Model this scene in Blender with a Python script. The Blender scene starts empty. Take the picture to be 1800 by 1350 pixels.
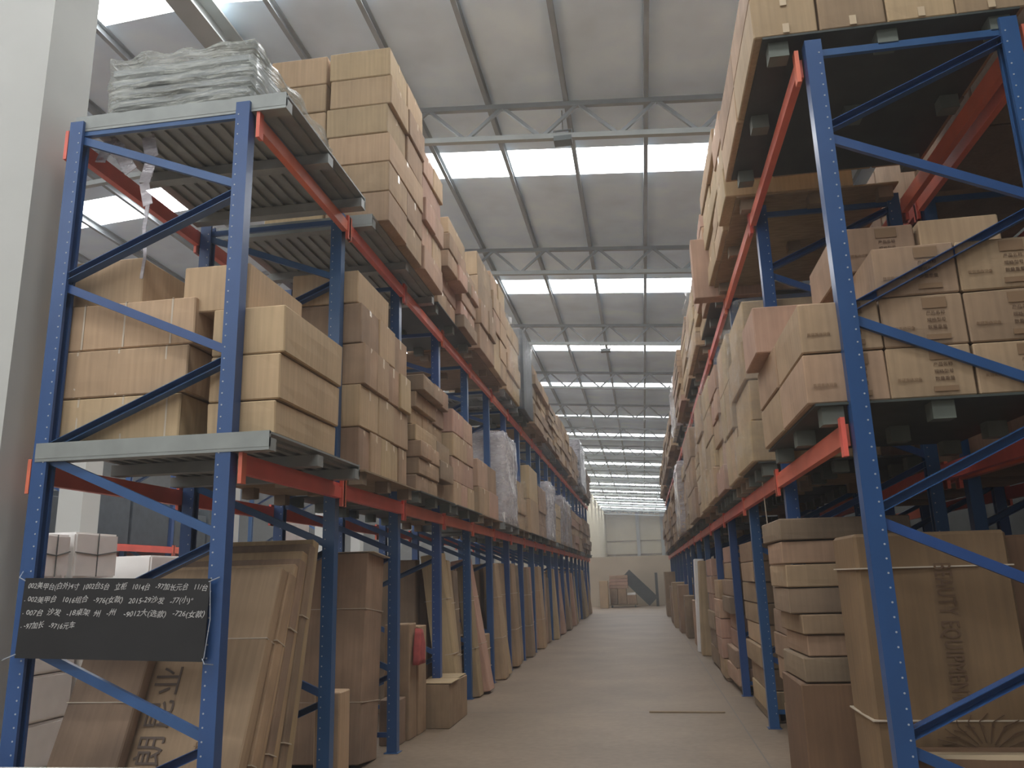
import bpy, bmesh, math, random
from mathutils import Vector, Matrix, Euler
random.seed(7)
S = bpy.context.scene
C = S.collection
PI = math.pi

# ------------------------------------------------------------------ camera
cam_d = bpy.data.cameras.new('camera')
cam_d.sensor_fit = 'HORIZONTAL'; cam_d.sensor_width = 36.0
cam_d.lens = 1414.46 / 1800 * 36.0
cam_d.clip_end = 400
cam = bpy.data.objects.new('camera', cam_d); C.objects.link(cam)
YAW, PITCH, ROLL = 0.151762, 0.2371935, -0.0279909
cy, sy, cp, sp, cr, sr = math.cos(YAW), math.sin(YAW), math.cos(PITCH), math.sin(PITCH), math.cos(ROLL), math.sin(ROLL)
_f = Vector((-sy*cp, cy*cp, sp)); _r0 = Vector((cy, sy, 0)); _u0 = _r0.cross(_f)
_r = _r0*cr + _u0*sr; _u = -_r0*sr + _u0*cr
M3 = Matrix((_r, _u, -_f)).transposed()
cam.matrix_world = Matrix.Translation((0, 0, 1.6)) @ M3.to_4x4()
S.camera = cam

# ------------------------------------------------------------------ world, exposure
W = bpy.data.worlds.new('world'); S.world = W; W.use_nodes = True
bg = W.node_tree.nodes['Background']
bg.inputs[0].default_value = (0.95, 0.97, 1.0, 1); bg.inputs[1].default_value = 0.85
vs = S.view_settings
vs.view_transform = 'Standard'; vs.look = 'None'; vs.gamma = 1.0; vs.use_curve_mapping = False
vs.exposure = -0.03
HAZE = 0.0045
SKYLIGHT = 11.0
S.cycles.use_denoising = True
S.cycles.max_bounces = 6; S.cycles.diffuse_bounces = 4; S.cycles.adaptive_threshold = 0.03; S.cycles.transparent_max_bounces = 12
S.cycles.sample_clamp_indirect = 6.0

# ------------------------------------------------------------------ materials
def mat(name, col, rough=0.6, metal=0.0, rnd=0.0, noise=0.0, nscale=6.0, bump=0.0, bscale=40.0,
        alpha=1.0, emit=None, estr=0.0, stretch=(1, 1, 1), coat=0.0, col2=None, spec=None):
    m = bpy.data.materials.new(name); m.use_nodes = True
    nt = m.node_tree; N = nt.nodes; L = nt.links; b = N['Principled BSDF']
    b.inputs['Roughness'].default_value = rough; b.inputs['Metallic'].default_value = metal
    b.inputs['Base Color'].default_value = (*col, 1)
    b.inputs['Alpha'].default_value = alpha
    if spec is not None: b.inputs['Specular IOR Level'].default_value = spec
    if coat: b.inputs['Coat Weight'].default_value = coat; b.inputs['Coat Roughness'].default_value = 0.25
    if emit: b.inputs['Emission Color'].default_value = (*emit, 1); b.inputs['Emission Strength'].default_value = estr
    tc = N.new('ShaderNodeTexCoord'); mp = N.new('ShaderNodeMapping'); mp.inputs['Scale'].default_value = stretch
    L.new(tc.outputs['Object'], mp.inputs['Vector'])
    src = None
    if rnd or noise:
        hsv = N.new('ShaderNodeHueSaturation'); hsv.inputs['Color'].default_value = (*col, 1)
        val = None
        if noise:
            n = N.new('ShaderNodeTexNoise'); n.inputs['Scale'].default_value = nscale; n.inputs['Detail'].default_value = 5
            L.new(mp.outputs[0], n.inputs['Vector'])
            mr = N.new('ShaderNodeMapRange'); mr.inputs[1].default_value = 0.3; mr.inputs[2].default_value = 0.7
            mr.inputs[3].default_value = 1 - noise; mr.inputs[4].default_value = 1 + noise
            L.new(n.outputs['Fac'], mr.inputs[0]); val = mr.outputs[0]
            if col2:
                mx = N.new('ShaderNodeMix'); mx.data_type = 'RGBA'
                mx.inputs['A'].default_value = (*col, 1); mx.inputs['B'].default_value = (*col2, 1)
                n2 = N.new('ShaderNodeTexNoise'); n2.inputs['Scale'].default_value = nscale*0.4; n2.inputs['Detail'].default_value = 3
                L.new(mp.outputs[0], n2.inputs['Vector'])
                m2 = N.new('ShaderNodeMapRange'); m2.inputs[1].default_value = 0.42; m2.inputs[2].default_value = 0.62
                L.new(n2.outputs['Fac'], m2.inputs[0]); L.new(m2.outputs[0], mx.inputs['Factor'])
                L.new(mx.outputs['Result'], hsv.inputs['Color'])
        if rnd:
            oi = N.new('ShaderNodeObjectInfo')
            r = N.new('ShaderNodeMapRange'); r.inputs[3].default_value = 1 - rnd; r.inputs[4].default_value = 1 + rnd
            L.new(oi.outputs['Random'], r.inputs[0])
            h = N.new('ShaderNodeMath'); h.operation = 'FRACT'
            hm = N.new('ShaderNodeMath'); hm.operation = 'MULTIPLY'; hm.inputs[1].default_value = 7.31
            L.new(oi.outputs['Random'], hm.inputs[0]); L.new(hm.outputs[0], h.inputs[0])
            hr = N.new('ShaderNodeMapRange'); hr.inputs[3].default_value = 0.488; hr.inputs[4].default_value = 0.506
            L.new(h.outputs[0], hr.inputs[0]); L.new(hr.outputs[0], hsv.inputs['Hue'])
            if val is not None:
                mu = N.new('ShaderNodeMath'); mu.operation = 'MULTIPLY'
                L.new(val, mu.inputs[0]); L.new(r.outputs[0], mu.inputs[1]); val = mu.outputs[0]
            else: val = r.outputs[0]
        if 'cardboard' in name:
            sm = N.new('ShaderNodeMapping'); sm.inputs['Scale'].default_value = (34, 34, 1.3)
            L.new(tc.outputs['Object'], sm.inputs['Vector'])
            sn = N.new('ShaderNodeTexNoise'); sn.inputs['Scale'].default_value = 1.0; sn.inputs['Detail'].default_value = 3
            L.new(sm.outputs[0], sn.inputs['Vector'])
            sr = N.new('ShaderNodeMapRange'); sr.inputs[1].default_value = .3; sr.inputs[2].default_value = .7; sr.inputs[3].default_value = .90; sr.inputs[4].default_value = 1.08
            L.new(sn.outputs['Fac'], sr.inputs[0])
            mu = N.new('ShaderNodeMath'); mu.operation = 'MULTIPLY'; L.new(val, mu.inputs[0]); L.new(sr.outputs[0], mu.inputs[1]); val = mu.outputs[0]
        L.new(val, hsv.inputs['Value']); L.new(hsv.outputs[0], b.inputs['Base Color'])
    if bump:
        bn = N.new('ShaderNodeTexNoise'); bn.inputs['Scale'].default_value = bscale; bn.inputs['Detail'].default_value = 4
        L.new(mp.outputs[0], bn.inputs['Vector'])
        bp = N.new('ShaderNodeBump'); bp.inputs['Strength'].default_value = bump; bp.inputs['Distance'].default_value = 0.02
        L.new(bn.outputs['Fac'], bp.inputs['Height']); L.new(bp.outputs[0], b.inputs['Normal'])
    return m

M = {}
M['tan'] = mat('tan_cardboard', (0.465, 0.338, 0.195), 0.75, rnd=0.13, noise=0.10, nscale=2.5, bump=0.12, bscale=3, stretch=(1, 1, 1))
M['brown'] = mat('brown_cardboard', (0.385, 0.262, 0.155), 0.75, rnd=0.14, noise=0.18, nscale=3, bump=0.12, bscale=3, col2=(0.33, 0.23, 0.14))
M['pink'] = mat('reddish_cardboard', (0.46, 0.298, 0.205), 0.75, rnd=0.12, noise=0.12, nscale=3, bump=0.1, bscale=3)
M['worn'] = mat('worn_cardboard', (0.33, 0.233, 0.145), 0.8, rnd=0.15, noise=0.22, nscale=2.2, bump=0.25, bscale=5, col2=(0.22, 0.16, 0.105))
M['flat'] = mat('plain_panel_cardboard', (0.43, 0.315, 0.17), 0.78, rnd=0.15, noise=0.14, nscale=1.6, bump=0.2, bscale=3, col2=(0.35, 0.25, 0.15))
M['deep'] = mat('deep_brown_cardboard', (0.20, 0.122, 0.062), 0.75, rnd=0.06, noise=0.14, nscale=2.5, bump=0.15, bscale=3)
M['tape'] = mat('parcel_tape', (0.62, 0.49, 0.32), 0.3, spec=0.6)
M['strap'] = mat('pale_strapping', (0.55, 0.47, 0.36), 0.45)
M['print'] = mat('brown_print_ink', (0.13, 0.075, 0.04), 0.7)
M['printlt'] = mat('faded_print_ink', (0.24, 0.15, 0.08), 0.75)
M['ink'] = mat('dark_print_ink', (0.14, 0.10, 0.075), 0.7)
M['blue'] = mat('blue_painted_steel', (0.03, 0.085, 0.24), 0.32, rnd=0.05, noise=0.10, nscale=5, bump=0.02, stretch=(1, 1, .4))
M['orange'] = mat('orange_painted_steel', (0.72, 0.16, 0.09), 0.42, rnd=0.06, noise=0.10, nscale=4)
M['slot'] = mat('slot_shine_and_wire', (0.42, 0.46, 0.52), 0.4)  # light showing in the upright holes, painted pale; also the board's wire
M['pallet'] = mat('galvanised_pallet_steel', (0.27, 0.29, 0.275), 0.5, metal=0.25, noise=0.14, nscale=5, rnd=0.05)
M['green'] = mat('green_plastic_pallet', (0.05, 0.06, 0.052), 0.6, noise=0.15, rnd=0.1)
M['wood'] = mat('pallet_wood', (0.27, 0.20, 0.12), 0.8, noise=0.2, nscale=8, rnd=0.12, stretch=(1, 4, 4))
M['greenfoot'] = mat('pale_green_pallet_foot', (0.13, 0.15, 0.125), 0.6, noise=0.15)
M['woodfoot'] = mat('pallet_block_wood', (0.24, 0.19, 0.13), 0.8, noise=0.2)
M['film'] = mat('clear_stretch_film', (0.75, 0.76, 0.76), 0.22, alpha=0.10, bump=0.9, bscale=7, stretch=(1, 1, 3))
M['filmw'] = mat('milky_stretch_film', (0.62, 0.60, 0.62), 0.28, alpha=0.40, bump=1.0, bscale=6, stretch=(1, 1, 2))
def film_mat(name, col, lo, hi, stretch):
    m = mat(name, col, 0.14, bump=1.0, bscale=5, stretch=stretch, spec=0.7)
    nt = m.node_tree; N = nt.nodes; L = nt.links
    n = N.new('ShaderNodeTexNoise'); n.inputs['Scale'].default_value = 6; n.inputs['Detail'].default_value = 7; n.inputs['Roughness'].default_value = .65
    mp = [q for q in N if q.type == 'MAPPING'][0]; L.new(mp.outputs[0], n.inputs['Vector'])
    r = N.new('ShaderNodeMapRange'); r.inputs[1].default_value = .38; r.inputs[2].default_value = .66; r.inputs[3].default_value = lo; r.inputs[4].default_value = hi
    L.new(n.outputs['Fac'], r.inputs[0]); L.new(r.outputs[0], N['Principled BSDF'].inputs['Alpha'])
    return m
M['filmcrease'] = film_mat('creased_stretch_film', (0.46, 0.48, 0.43), .18, .72, (.8, .8, 7))
M['filmw'] = film_mat('milky_stretch_film', (0.58, 0.55, 0.58), .35, .75, (1, 1, 2.5))
M['film'] = film_mat('clear_stretch_film', (0.55, 0.52, 0.48), .02, .20, (1, 1, 2.5))
M['white'] = mat('white_foam', (0.86, 0.84, 0.81), 0.8, noise=0.05, rnd=0.03)
M['dark'] = mat('dark_wrap_and_shade', (0.04, 0.052, 0.06), 0.5, noise=0.25, rnd=0.2)  # dark wrapped loads; also shade painted onto the far left cartons
M['steelgrey'] = mat('grey_roof_steel', (0.26, 0.29, 0.30), 0.5, noise=0.12, nscale=2)
M['chord'] = mat('pale_truss_steel', (0.34, 0.37, 0.36), 0.5, noise=0.1, nscale=2)
M['column'] = mat('grey_painted_column', (0.52, 0.53, 0.50), 0.7, noise=0.05, nscale=1.5)
M['cream'] = mat('cream_cladding', (0.82, 0.74, 0.56), 0.7, noise=0.05, nscale=1)
M['plaster'] = mat('dusty_plaster', (0.46, 0.38, 0.28), 0.85, noise=0.12, nscale=0.8)
M['board'] = mat('blackboard_slate', (0.012, 0.012, 0.012), 0.55, noise=0.2, nscale=4)
M['chalk'] = mat('white_chalk', (0.55, 0.55, 0.53), 0.9)
M['darkwall'] = mat('dark_grey_cladding', (0.10, 0.105, 0.10), 0.7, noise=0.1)
M['red'] = mat('faded_red_cloth', (0.42, 0.08, 0.07), 0.85, noise=0.2, nscale=14)
M['skyl'] = mat('glowing_skylight_panel', (0.8, 0.8, 0.8), 0.5, emit=(0.98, 0.985, 1.0), estr=SKYLIGHT*1.15)
M['lampm'] = mat('lamp_housing', (0.10, 0.12, 0.12), 0.4)

def roof_mat():
    m = mat('foil_faced_roof_lining', (0.72, 0.86, 1.0), 0.42, metal=0.0, noise=0.13, nscale=0.9, bump=0.35, bscale=2.2)
    return m
M['roof'] = roof_mat()

def floor_mat():
    m = bpy.data.materials.new('dusty_concrete'); m.use_nodes = True
    nt = m.node_tree; N = nt.nodes; L = nt.links; b = N['Principled BSDF']
    b.inputs['Roughness'].default_value = 0.55
    tc = N.new('ShaderNodeTexCoord')
    n = N.new('ShaderNodeTexNoise'); n.inputs['Scale'].default_value = 0.7; n.inputs['Detail'].default_value = 8; n.inputs['Roughness'].default_value = 0.6
    L.new(tc.outputs['Object'], n.inputs['Vector'])
    r = N.new('ShaderNodeValToRGB')
    r.color_ramp.elements[0].position = 0.3; r.color_ramp.elements[0].color = (0.19, 0.14, 0.095, 1)
    r.color_ramp.elements[1].position = 0.7; r.color_ramp.elements[1].color = (0.275, 0.205, 0.14, 1)
    L.new(n.outputs['Fac'], r.inputs[0])
    n2 = N.new('ShaderNodeTexNoise'); n2.inputs['Scale'].default_value = 14; n2.inputs['Detail'].default_value = 6
    L.new(tc.outputs['Object'], n2.inputs['Vector'])
    mx = N.new('ShaderNodeMix'); mx.data_type = 'RGBA'; mx.blend_type = 'OVERLAY'; mx.inputs['Factor'].default_value = 0.25
    L.new(r.outputs[0], mx.inputs['A']); L.new(n2.outputs['Color'], mx.inputs['B'])
    L.new(n2.outputs['Fac'], mx.inputs['B'])
    # saw-cut joints: lines of their own at fixed places
    sep = N.new('ShaderNodeSeparateXYZ'); L.new(tc.outputs['Object'], sep.inputs[0])
    def line(axis, period, off, w):
        a = N.new('ShaderNodeMath'); a.operation = 'SUBTRACT'; L.new(sep.outputs[axis], a.inputs[0]); a.inputs[1].default_value = off
        p = N.new('ShaderNodeMath'); p.operation = 'PINGPONG'; L.new(a.outputs[0], p.inputs[0]); p.inputs[1].default_value = period/2
        c = N.new('ShaderNodeMath'); c.operation = 'LESS_THAN'; L.new(p.outputs[0], c.inputs[0]); c.inputs[1].default_value = w
        return c.outputs[0]
    o = N.new('ShaderNodeMath'); o.operation = 'MAXIMUM'
    L.new(line(0, 6.0, 0.95, 0.008), o.inputs[0]); L.new(line(1, 6.0, 10.44, 0.008), o.inputs[1])
    mj = N.new('ShaderNodeMix'); mj.data_type = 'RGBA'; mj.inputs['B'].default_value = (0.17, 0.145, 0.12, 1)
    L.new(o.outputs[0], mj.inputs['Factor']); L.new(mx.outputs['Result'], mj.inputs['A'])
    L.new(mj.outputs['Result'], b.inputs['Base Color'])
    bp = N.new('ShaderNodeBump'); bp.inputs['Strength'].default_value = 0.15; bp.inputs['Distance'].default_value = 0.01
    L.new(n2.outputs['Fac'], bp.inputs['Height']); L.new(bp.outputs[0], b.inputs['Normal'])
    return m
M['floor'] = floor_mat()

# ------------------------------------------------------------------ helpers
USED = {}
def tag(o, label=None, cat=None, group=None, kind=None):
    if label:
        n = len(label.replace('-', ' ').split())
        if label in USED and not group: print('DUP LABEL', label)
        if len(label.split()) > 16 or len(label.split()) < 4: print('LEN', len(label.split()), label)
        USED[label] = 1; o['label'] = label
    if cat: o['category'] = cat
    if group: o['group'] = group
    if kind: o['kind'] = kind
    return o

def empty(name, loc, rz=0, label=None, cat=None, group=None):
    o = bpy.data.objects.new(name, None); C.objects.link(o); o.location = loc; o.rotation_euler = (0, 0, rz)
    o.empty_display_size = 0.1
    return tag(o, label, cat, group)

def link(name, me, m=None, parent=None, loc=(0, 0, 0), rot=(0, 0, 0)):
    if m is not None and not me.materials: me.materials.append(m)
    o = bpy.data.objects.new(name, me); C.objects.link(o)
    o.location = loc; o.rotation_euler = rot
    if parent: o.parent = parent
    return o

class MB:
    """collects simple solids into one mesh"""
    def __init__(s): s.v = []; s.f = []
    def hexa(s, p):
        k = len(s.v); s.v += [tuple(q) for q in p]
        s.f += [(k, k+3, k+2, k+1), (k+4, k+5, k+6, k+7), (k, k+1, k+5, k+4), (k+1, k+2, k+6, k+5), (k+2, k+3, k+7, k+6), (k+3, k, k+4, k+7)]
    def box(s, x0, x1, y0, y1, z0, z1):
        s.hexa([(x0, y0, z0), (x1, y0, z0), (x1, y1, z0), (x0, y1, z0), (x0, y0, z1), (x1, y0, z1), (x1, y1, z1), (x0, y1, z1)]); return s
    def bar(s, a, b, w, h, up=(0, 0, 1)):
        a = Vector(a); b = Vector(b); d = (b-a).normalized(); up = Vector(up)
        if abs(d.dot(up)) > 0.98: up = Vector((0, 1, 0))
        sx = d.cross(up).normalized()*w/2; uz = sx.cross(d).normalized()*h/2
        s.hexa([a-sx-uz, a+sx-uz, b+sx-uz, b-sx-uz, a-sx+uz, a+sx+uz, b+sx+uz, b-sx+uz]); return s
    def tube(s, pts, r, n=6):
        pts = [Vector(p) for p in pts]; k = len(s.v)
        for i, p in enumerate(pts):
            d = (pts[min(i+1, len(pts)-1)] - pts[max(i-1, 0)]).normalized()
            a = d.orthogonal().normalized(); b = d.cross(a)
            for j in range(n):
                t = 2*PI*j/n; s.v.append(tuple(p + a*math.cos(t)*r + b*math.sin(t)*r))
        for i in range(len(pts)-1):
            for j in range(n):
                s.f.append((k+i*n+j, k+i*n+(j+1) % n, k+(i+1)*n+(j+1) % n, k+(i+1)*n+j))
        s.f.append(tuple(k+j for j in range(n))[::-1]); s.f.append(tuple(k+(len(pts)-1)*n+j for j in range(n)))
        return s
    def prism(s, prof, axis, a, b):
        """closed profile of (u,v) extruded on axis from a to b"""
        k = len(s.v); n = len(prof)
        for t in (a, b):
            for (u, v) in prof:
                s.v.append({'x': (t, u, v), 'y': (u, t, v), 'z': (u, v, t)}[axis])
        for j in range(n): s.f.append((k+j, k+(j+1) % n, k+n+(j+1) % n, k+n+j))
        s.f.append(tuple(range(k+n-1, k-1, -1))); s.f.append(tuple(range(k+n, k+2*n)))
        return s
    def disc(s, c, r, nrm, n=8, t=0.002):
        c = Vector(c); nrm = Vector(nrm); s.tube([c, c+nrm*t], r, n); return s
    def mesh(s, name='m'):
        me = bpy.data.meshes.new(name); me.from_pydata(s.v, [], s.f); me.validate()
        bm = bmesh.new(); bm.from_mesh(me); bmesh.ops.recalc_face_normals(bm, faces=bm.faces); bm.to_mesh(me); bm.free()
        return me
    def build(s, name, m, parent=None, loc=(0, 0, 0), rot=(0, 0, 0)):
        return link(name, s.mesh(name), m, parent, loc, rot)

def struct(o):
    o['kind'] = 'structure'; return o

def carton_mesh(sx, sy, sz, bev=0.008, bulge=0.0, jit=0.0, seg=1, sub=0, seed=None):
    """carton with soft folded edges, base centre at origin; panels bulge a little"""
    rr = random.Random(seed if seed is not None else random.random())
    bm = bmesh.new(); bmesh.ops.create_cube(bm, size=1.0)
    for v in bm.verts:
        v.co.x *= sx; v.co.y *= sy; v.co.z = (v.co.z+0.5)*sz
        v.co += Vector((rr.uniform(-1, 1), rr.uniform(-1, 1), rr.uniform(-1, 0) if v.co.z > 0 else 0))*jit
    if sub: bmesh.ops.subdivide_edges(bm, edges=bm.edges[:], cuts=sub, use_grid_fill=True)
    if bulge:
        for v in bm.verts:
            u = v.co.x/(sx/2); w = v.co.y/(sy/2); h = v.co.z/sz*2-1
            k = [abs(abs(u)-1) < .12, abs(abs(w)-1) < .12, abs(abs(h)-1) < .12]
            if sum(k) == 1:
                b = bulge*(0.4+0.6*rr.random())
                if k[0]: v.co.x += math.copysign(b, u)*(1-w*w)*(1-h*h)
                elif k[1]: v.co.y += math.copysign(b, w)*(1-u*u)*(1-h*h)
    if bev:
        es = [e for e in bm.edges if len(e.link_faces) == 2 and e.link_faces[0].normal.dot(e.link_faces[1].normal) < 0.5]
        bm.normal_update()
        es = [e for e in bm.edges if len(e.link_faces) == 2 and e.link_faces[0].normal.dot(e.link_faces[1].normal) < 0.5]
        bmesh.ops.bevel(bm, geom=es, offset=bev, segments=seg, affect='EDGES')
    bmesh.ops.recalc_face_normals(bm, faces=bm.faces)
    me = bpy.data.meshes.new('carton'); bm.to_mesh(me); bm.free()
    return me

def crumple(sx, sy, sz, amp, n=7, seed=1, flare=0.0):
    """film shell with folds round a load; base centre at origin, open below"""
    rr = random.Random(seed)
    from mathutils import noise
    bm = bmesh.new(); bmesh.ops.create_cube(bm, size=1.0)
    bmesh.ops.subdivide_edges(bm, edges=bm.edges[:], cuts=n, use_grid_fill=True)
    for v in bm.verts:
        d = Vector((v.co.x, v.co.y, 0)); 
        v.co.x *= sx; v.co.y *= sy; v.co.z = (v.co.z+.5)*sz
        q = noise.noise(Vector((v.co.x*5+seed*3.1, v.co.y*5, v.co.z*7)))
        # round the vertical corners
        cx = abs(v.co.x)/(sx/2); cyy = abs(v.co.y)/(sy/2)
        k = max(0, cx+cyy-1.75)
        v.co.x *= 1-0.10*k; v.co.y *= 1-0.10*k
        v.co += d.normalized()*q*amp if d.length > 0 else Vector((0, 0, 0))
        if v.co.z > sz*.98: v.co.z += q*amp
    for f in bm.faces: f.smooth = True
    me = bpy.data.meshes.new('film'); bm.to_mesh(me); bm.free()
    return me

ORD = ['zeroth', 'first', 'second', 'third', 'fourth', 'fifth', 'sixth', 'seventh', 'eighth', 'ninth', 'tenth', 'eleventh', 'twelfth',
       'thirteenth', 'fourteenth', 'fifteenth', 'sixteenth', 'seventeenth', 'eighteenth', 'nineteenth', 'twentieth', 'twenty-first']

def ordn(n):
    return ORD[n] if n < 20 else '%s-%s' % ({2: 'twenty', 3: 'thirty', 4: 'forty', 5: 'fifty', 6: 'sixty'}[n//10], ORD[n % 10] if n % 10 else 'and-last')

def text_mesh(body, size, shear=0.0, extrude=0.001, offset=0.0, spacing=1.0):
    cu = bpy.data.curves.new('t', 'FONT'); cu.body = body; cu.size = size; cu.shear = shear; cu.extrude = extrude
    cu.align_x = 'CENTER'; cu.align_y = 'CENTER'; cu.resolution_u = 2; cu.offset = offset; cu.space_character = spacing
    o = bpy.data.objects.new('t', cu); C.objects.link(o)
    bpy.context.view_layer.update()
    dg = bpy.context.evaluated_depsgraph_get()
    me = bpy.data.meshes.new_from_object(o.evaluated_get(dg))
    C.objects.unlink(o); bpy.data.objects.remove(o); bpy.data.curves.remove(cu)
    me.materials.clear()
    return me

# ------------------------------------------------------------------ layout constants (metres)
LX, LB = -2.45, -3.80          # left rack: aisle face, rear
RX, RB = 1.20, 2.43            # right rack: aisle face, rear
LY0, LP, LN = 4.56, 1.745, 19  # first frame, bay pitch, bays
RY0, RP, RN = 4.64, 2.345, 14
UH = 4.82
LOW, TOP = 2.40, 4.75          # beam tops
YEND = 45.2
def roof_z(x):
    return 9.0 - 0.075*x if x > -5.4 else 9.405 + 0.075*(x+5.4)

# ------------------------------------------------------------------ setting
struct(MB().box(-18, 5.6, -14, 100, -0.2, 0).build('floor', M['floor']))
# dusty air of the hall: a thin even haze that fills the whole building
HZ = bpy.data.materials.new('dusty_air'); HZ.use_nodes = True
_n = HZ.node_tree.nodes; _n.clear()
_o = _n.new('ShaderNodeOutputMaterial'); _v = _n.new('ShaderNodeVolumeScatter')
_v.inputs['Color'].default_value = (0.95, 0.96, 1.0, 1); _v.inputs['Density'].default_value = HAZE; _v.inputs['Anisotropy'].default_value = 0.3
HZ.node_tree.links.new(_v.outputs[0], _o.inputs['Volume'])
HZ.cycles.homogeneous_volume = True
o = MB().box(-18.4, 6.0, -13, 100.4, -.3, 9.9).build('air_haze', HZ)
tag(o, 'thin dusty haze filling the air of the whole hall', 'haze', None, 'stuff')
# roof lining in strips between the rows of roof lights
sky = [(-10.9, -9.9), (-4.9, -3.9), (1.0, 2.0), (7.55, 8.8), (13.05, 14.03), (19.7, 20.75), (25.75, 26.6), (31.4, 32.1),
       (38.3, 39.0), (43.4, 44.1), (49.2, 50.1), (55.2, 56.2), (62.3, 63.3), (68.4, 69.3), (74.6, 75.5), (80.8, 81.7), (87, 87.9), (93, 93.9)]
SX0, SX1 = -15.5, 2.9
def roof_piece(mb, x0, x1, y0, y1, t=0.06):
    for a, b in ((x0, min(x1, -5.4)), (max(x0, -5.4), x1)):
        if b - a <= 0.01: continue
        za, zb = roof_z(a), roof_z(b)
        mb.hexa([(a, y0, za), (b, y0, zb), (b, y1, zb), (a, y1, za), (a, y0, za+t), (b, y0, zb+t), (b, y1, zb+t), (a, y1, za+t)])
mb = MB(); y = -14.0
for (a, b) in sky:
    roof_piece(mb, -18, 5.6, y, a); roof_piece(mb, -18, SX0, a, b); roof_piece(mb, SX1, 5.6, a, b); y = b
roof_piece(mb, -18, 5.6, y, 100)
struct(mb.build('ceiling', M['roof']))
for i, (a, b) in enumerate(sky):
    mb = MB(); roof_piece(mb, SX0, SX1, a, b, 0.03)
    struct(mb.build('window_%d' % (i+1), M['skyl']))
struct(MB().box(-2.5, 5.8, -14.2, -14, 0, 9.2).build('wall_front', M['darkwall']))  # unseen wall, set here to block front light from the right side
struct(MB().box(5.6, 5.8, -14, 100, 0, 9.2).build('wall_right', M['darkwall']))
struct(MB().box(-18.2, -18, -14, 100, 0, 9.2).build('wall_left', M['darkwall']))
# far wall: ribbed cream cladding
mb = MB().box(-18, 5.6, 100, 100.2, 0, 9.6)
for k in range(60): mb.box(-17.8+k*.39, -17.72+k*.39, 99.95, 100, 2.5, 9.4)
struct(mb.build('wall_back', M['cream']))
struct(MB().box(-4.4, -4.2, 50, 100, 0, 8.9).build('wall_partition', M['cream']))
struct(MB().box(-4.4, 5.6, YEND, YEND+.2, 0, 2.6).build('wall_low', M['plaster']))
mb = MB()
for z in (4.0, 5.6): mb.box(-4.2, 5.6, 99.8, 99.95, z, z+.08)
struct(mb.build('trim_1', M['wood']))
for i, x in enumerate((-0.4, 2.5)):
    struct(MB().box(x-.2, x+.2, 99.3, 99.8, 0, 9.1).build('trim_%d' % (i+2), M['column']))

# purlins: each one a C section along the hall
px = [0.5 - 1.25*k for k in range(0, 13)] + [1.75, 3.0, 4.25]
for x in sorted(px):
    z = roof_z(x) - 0.005
    o = MB().prism([(x-.035, z), (x+.035, z), (x+.035, z-.012), (x-.022, z-.012), (x-.022, z-.148), (x+.035, z-.148), (x+.035, z-.16), (x-.035, z-.16)], 'y', -13, 99.2).build('roof_purlin', M['steelgrey'])
    k = sorted(px).index(x)
    tag(o, 'grey steel roof purlin, %s from the left wall side' % ORD[k+1], 'beam', 'roof purlins running the length of the hall')
# ridge girder
mb = MB(); z = roof_z(-5.4) - 0.17
mb.box(-5.6, -5.2, 2, 99, z-.03, z); mb.box(-5.42, -5.38, 2, 99, z-.33, z-.03); mb.box(-5.56, -5.24, 2, 99, z-.36, z-.33)
tag(mb.build('ridge_girder', M['chord']), 'wide pale steel girder under the roof ridge, upper left', 'beam')

# trusses across the hall
def truss(Y, k):
    root = empty('roof_truss', (0, Y, 0), 0, 'light steel roof truss with zigzag webs, %s from the camera' % ORD[k], 'truss', 'roof trusses across the hall')
    t = MB(); bt = MB(); w = MB()
    d = 0.56
    for (a, b) in ((-17.8, -5.4), (-5.4, 5.5)):
        za, zb = roof_z(a)-.2, roof_z(b)-.2
        t.bar((a, 0, za), (b, 0, zb), .08, .08); bt.bar((a, 0, za-d), (b, 0, zb-d), .09, .085)
        n = int(round((b-a)/0.625)); n += n % 2
        for i in range(n):
            xa = a+(b-a)*i/n; xb = a+(b-a)*(i+1)/n
            z1 = roof_z(xa)-.2-(d if i % 2 else 0); z2 = roof_z(xb)-.2-(0 if i % 2 else d)
            w.bar((xa, 0, z1), (xb, 0, z2), .052, .052)
    t.build('top_chord', M['steelgrey'], root); bt.build('bottom_chord', M['chord'], root); w.build('web', M['steelgrey'], root)
for k in range(15): truss(11.35 + 5.87*k, k+1)
# hanging lamps
def lamp(x, y, z, lab):
    r = empty('hanging_lamp', (x, y, z), 0, lab, 'lamp')
    MB().box(-.14, .14, -.1, .1, -.06, .02).build('lamp_housing', M['lampm'], r)
    MB().bar((-.14, 0, 0), (-.14, 0, .16), .02, .02).bar((.14, 0, 0), (.14, 0, .16), .02, .02).bar((-.14, 0, .16), (.14, 0, .16), .02, .02).build('bracket', M['lampm'], r)
    MB().tube([(0, 0, .16), (0, 0, roof_z(x)-z-.3)], .008).build('suspension_rod', M['lampm'], r)
lamp(-.82, 11.35, 8.25, 'small floodlight hanging from the nearest roof truss')
lamp(-.7, 23.09, 8.1, 'small dark lamp hanging before the third bright roof strip')

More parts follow.
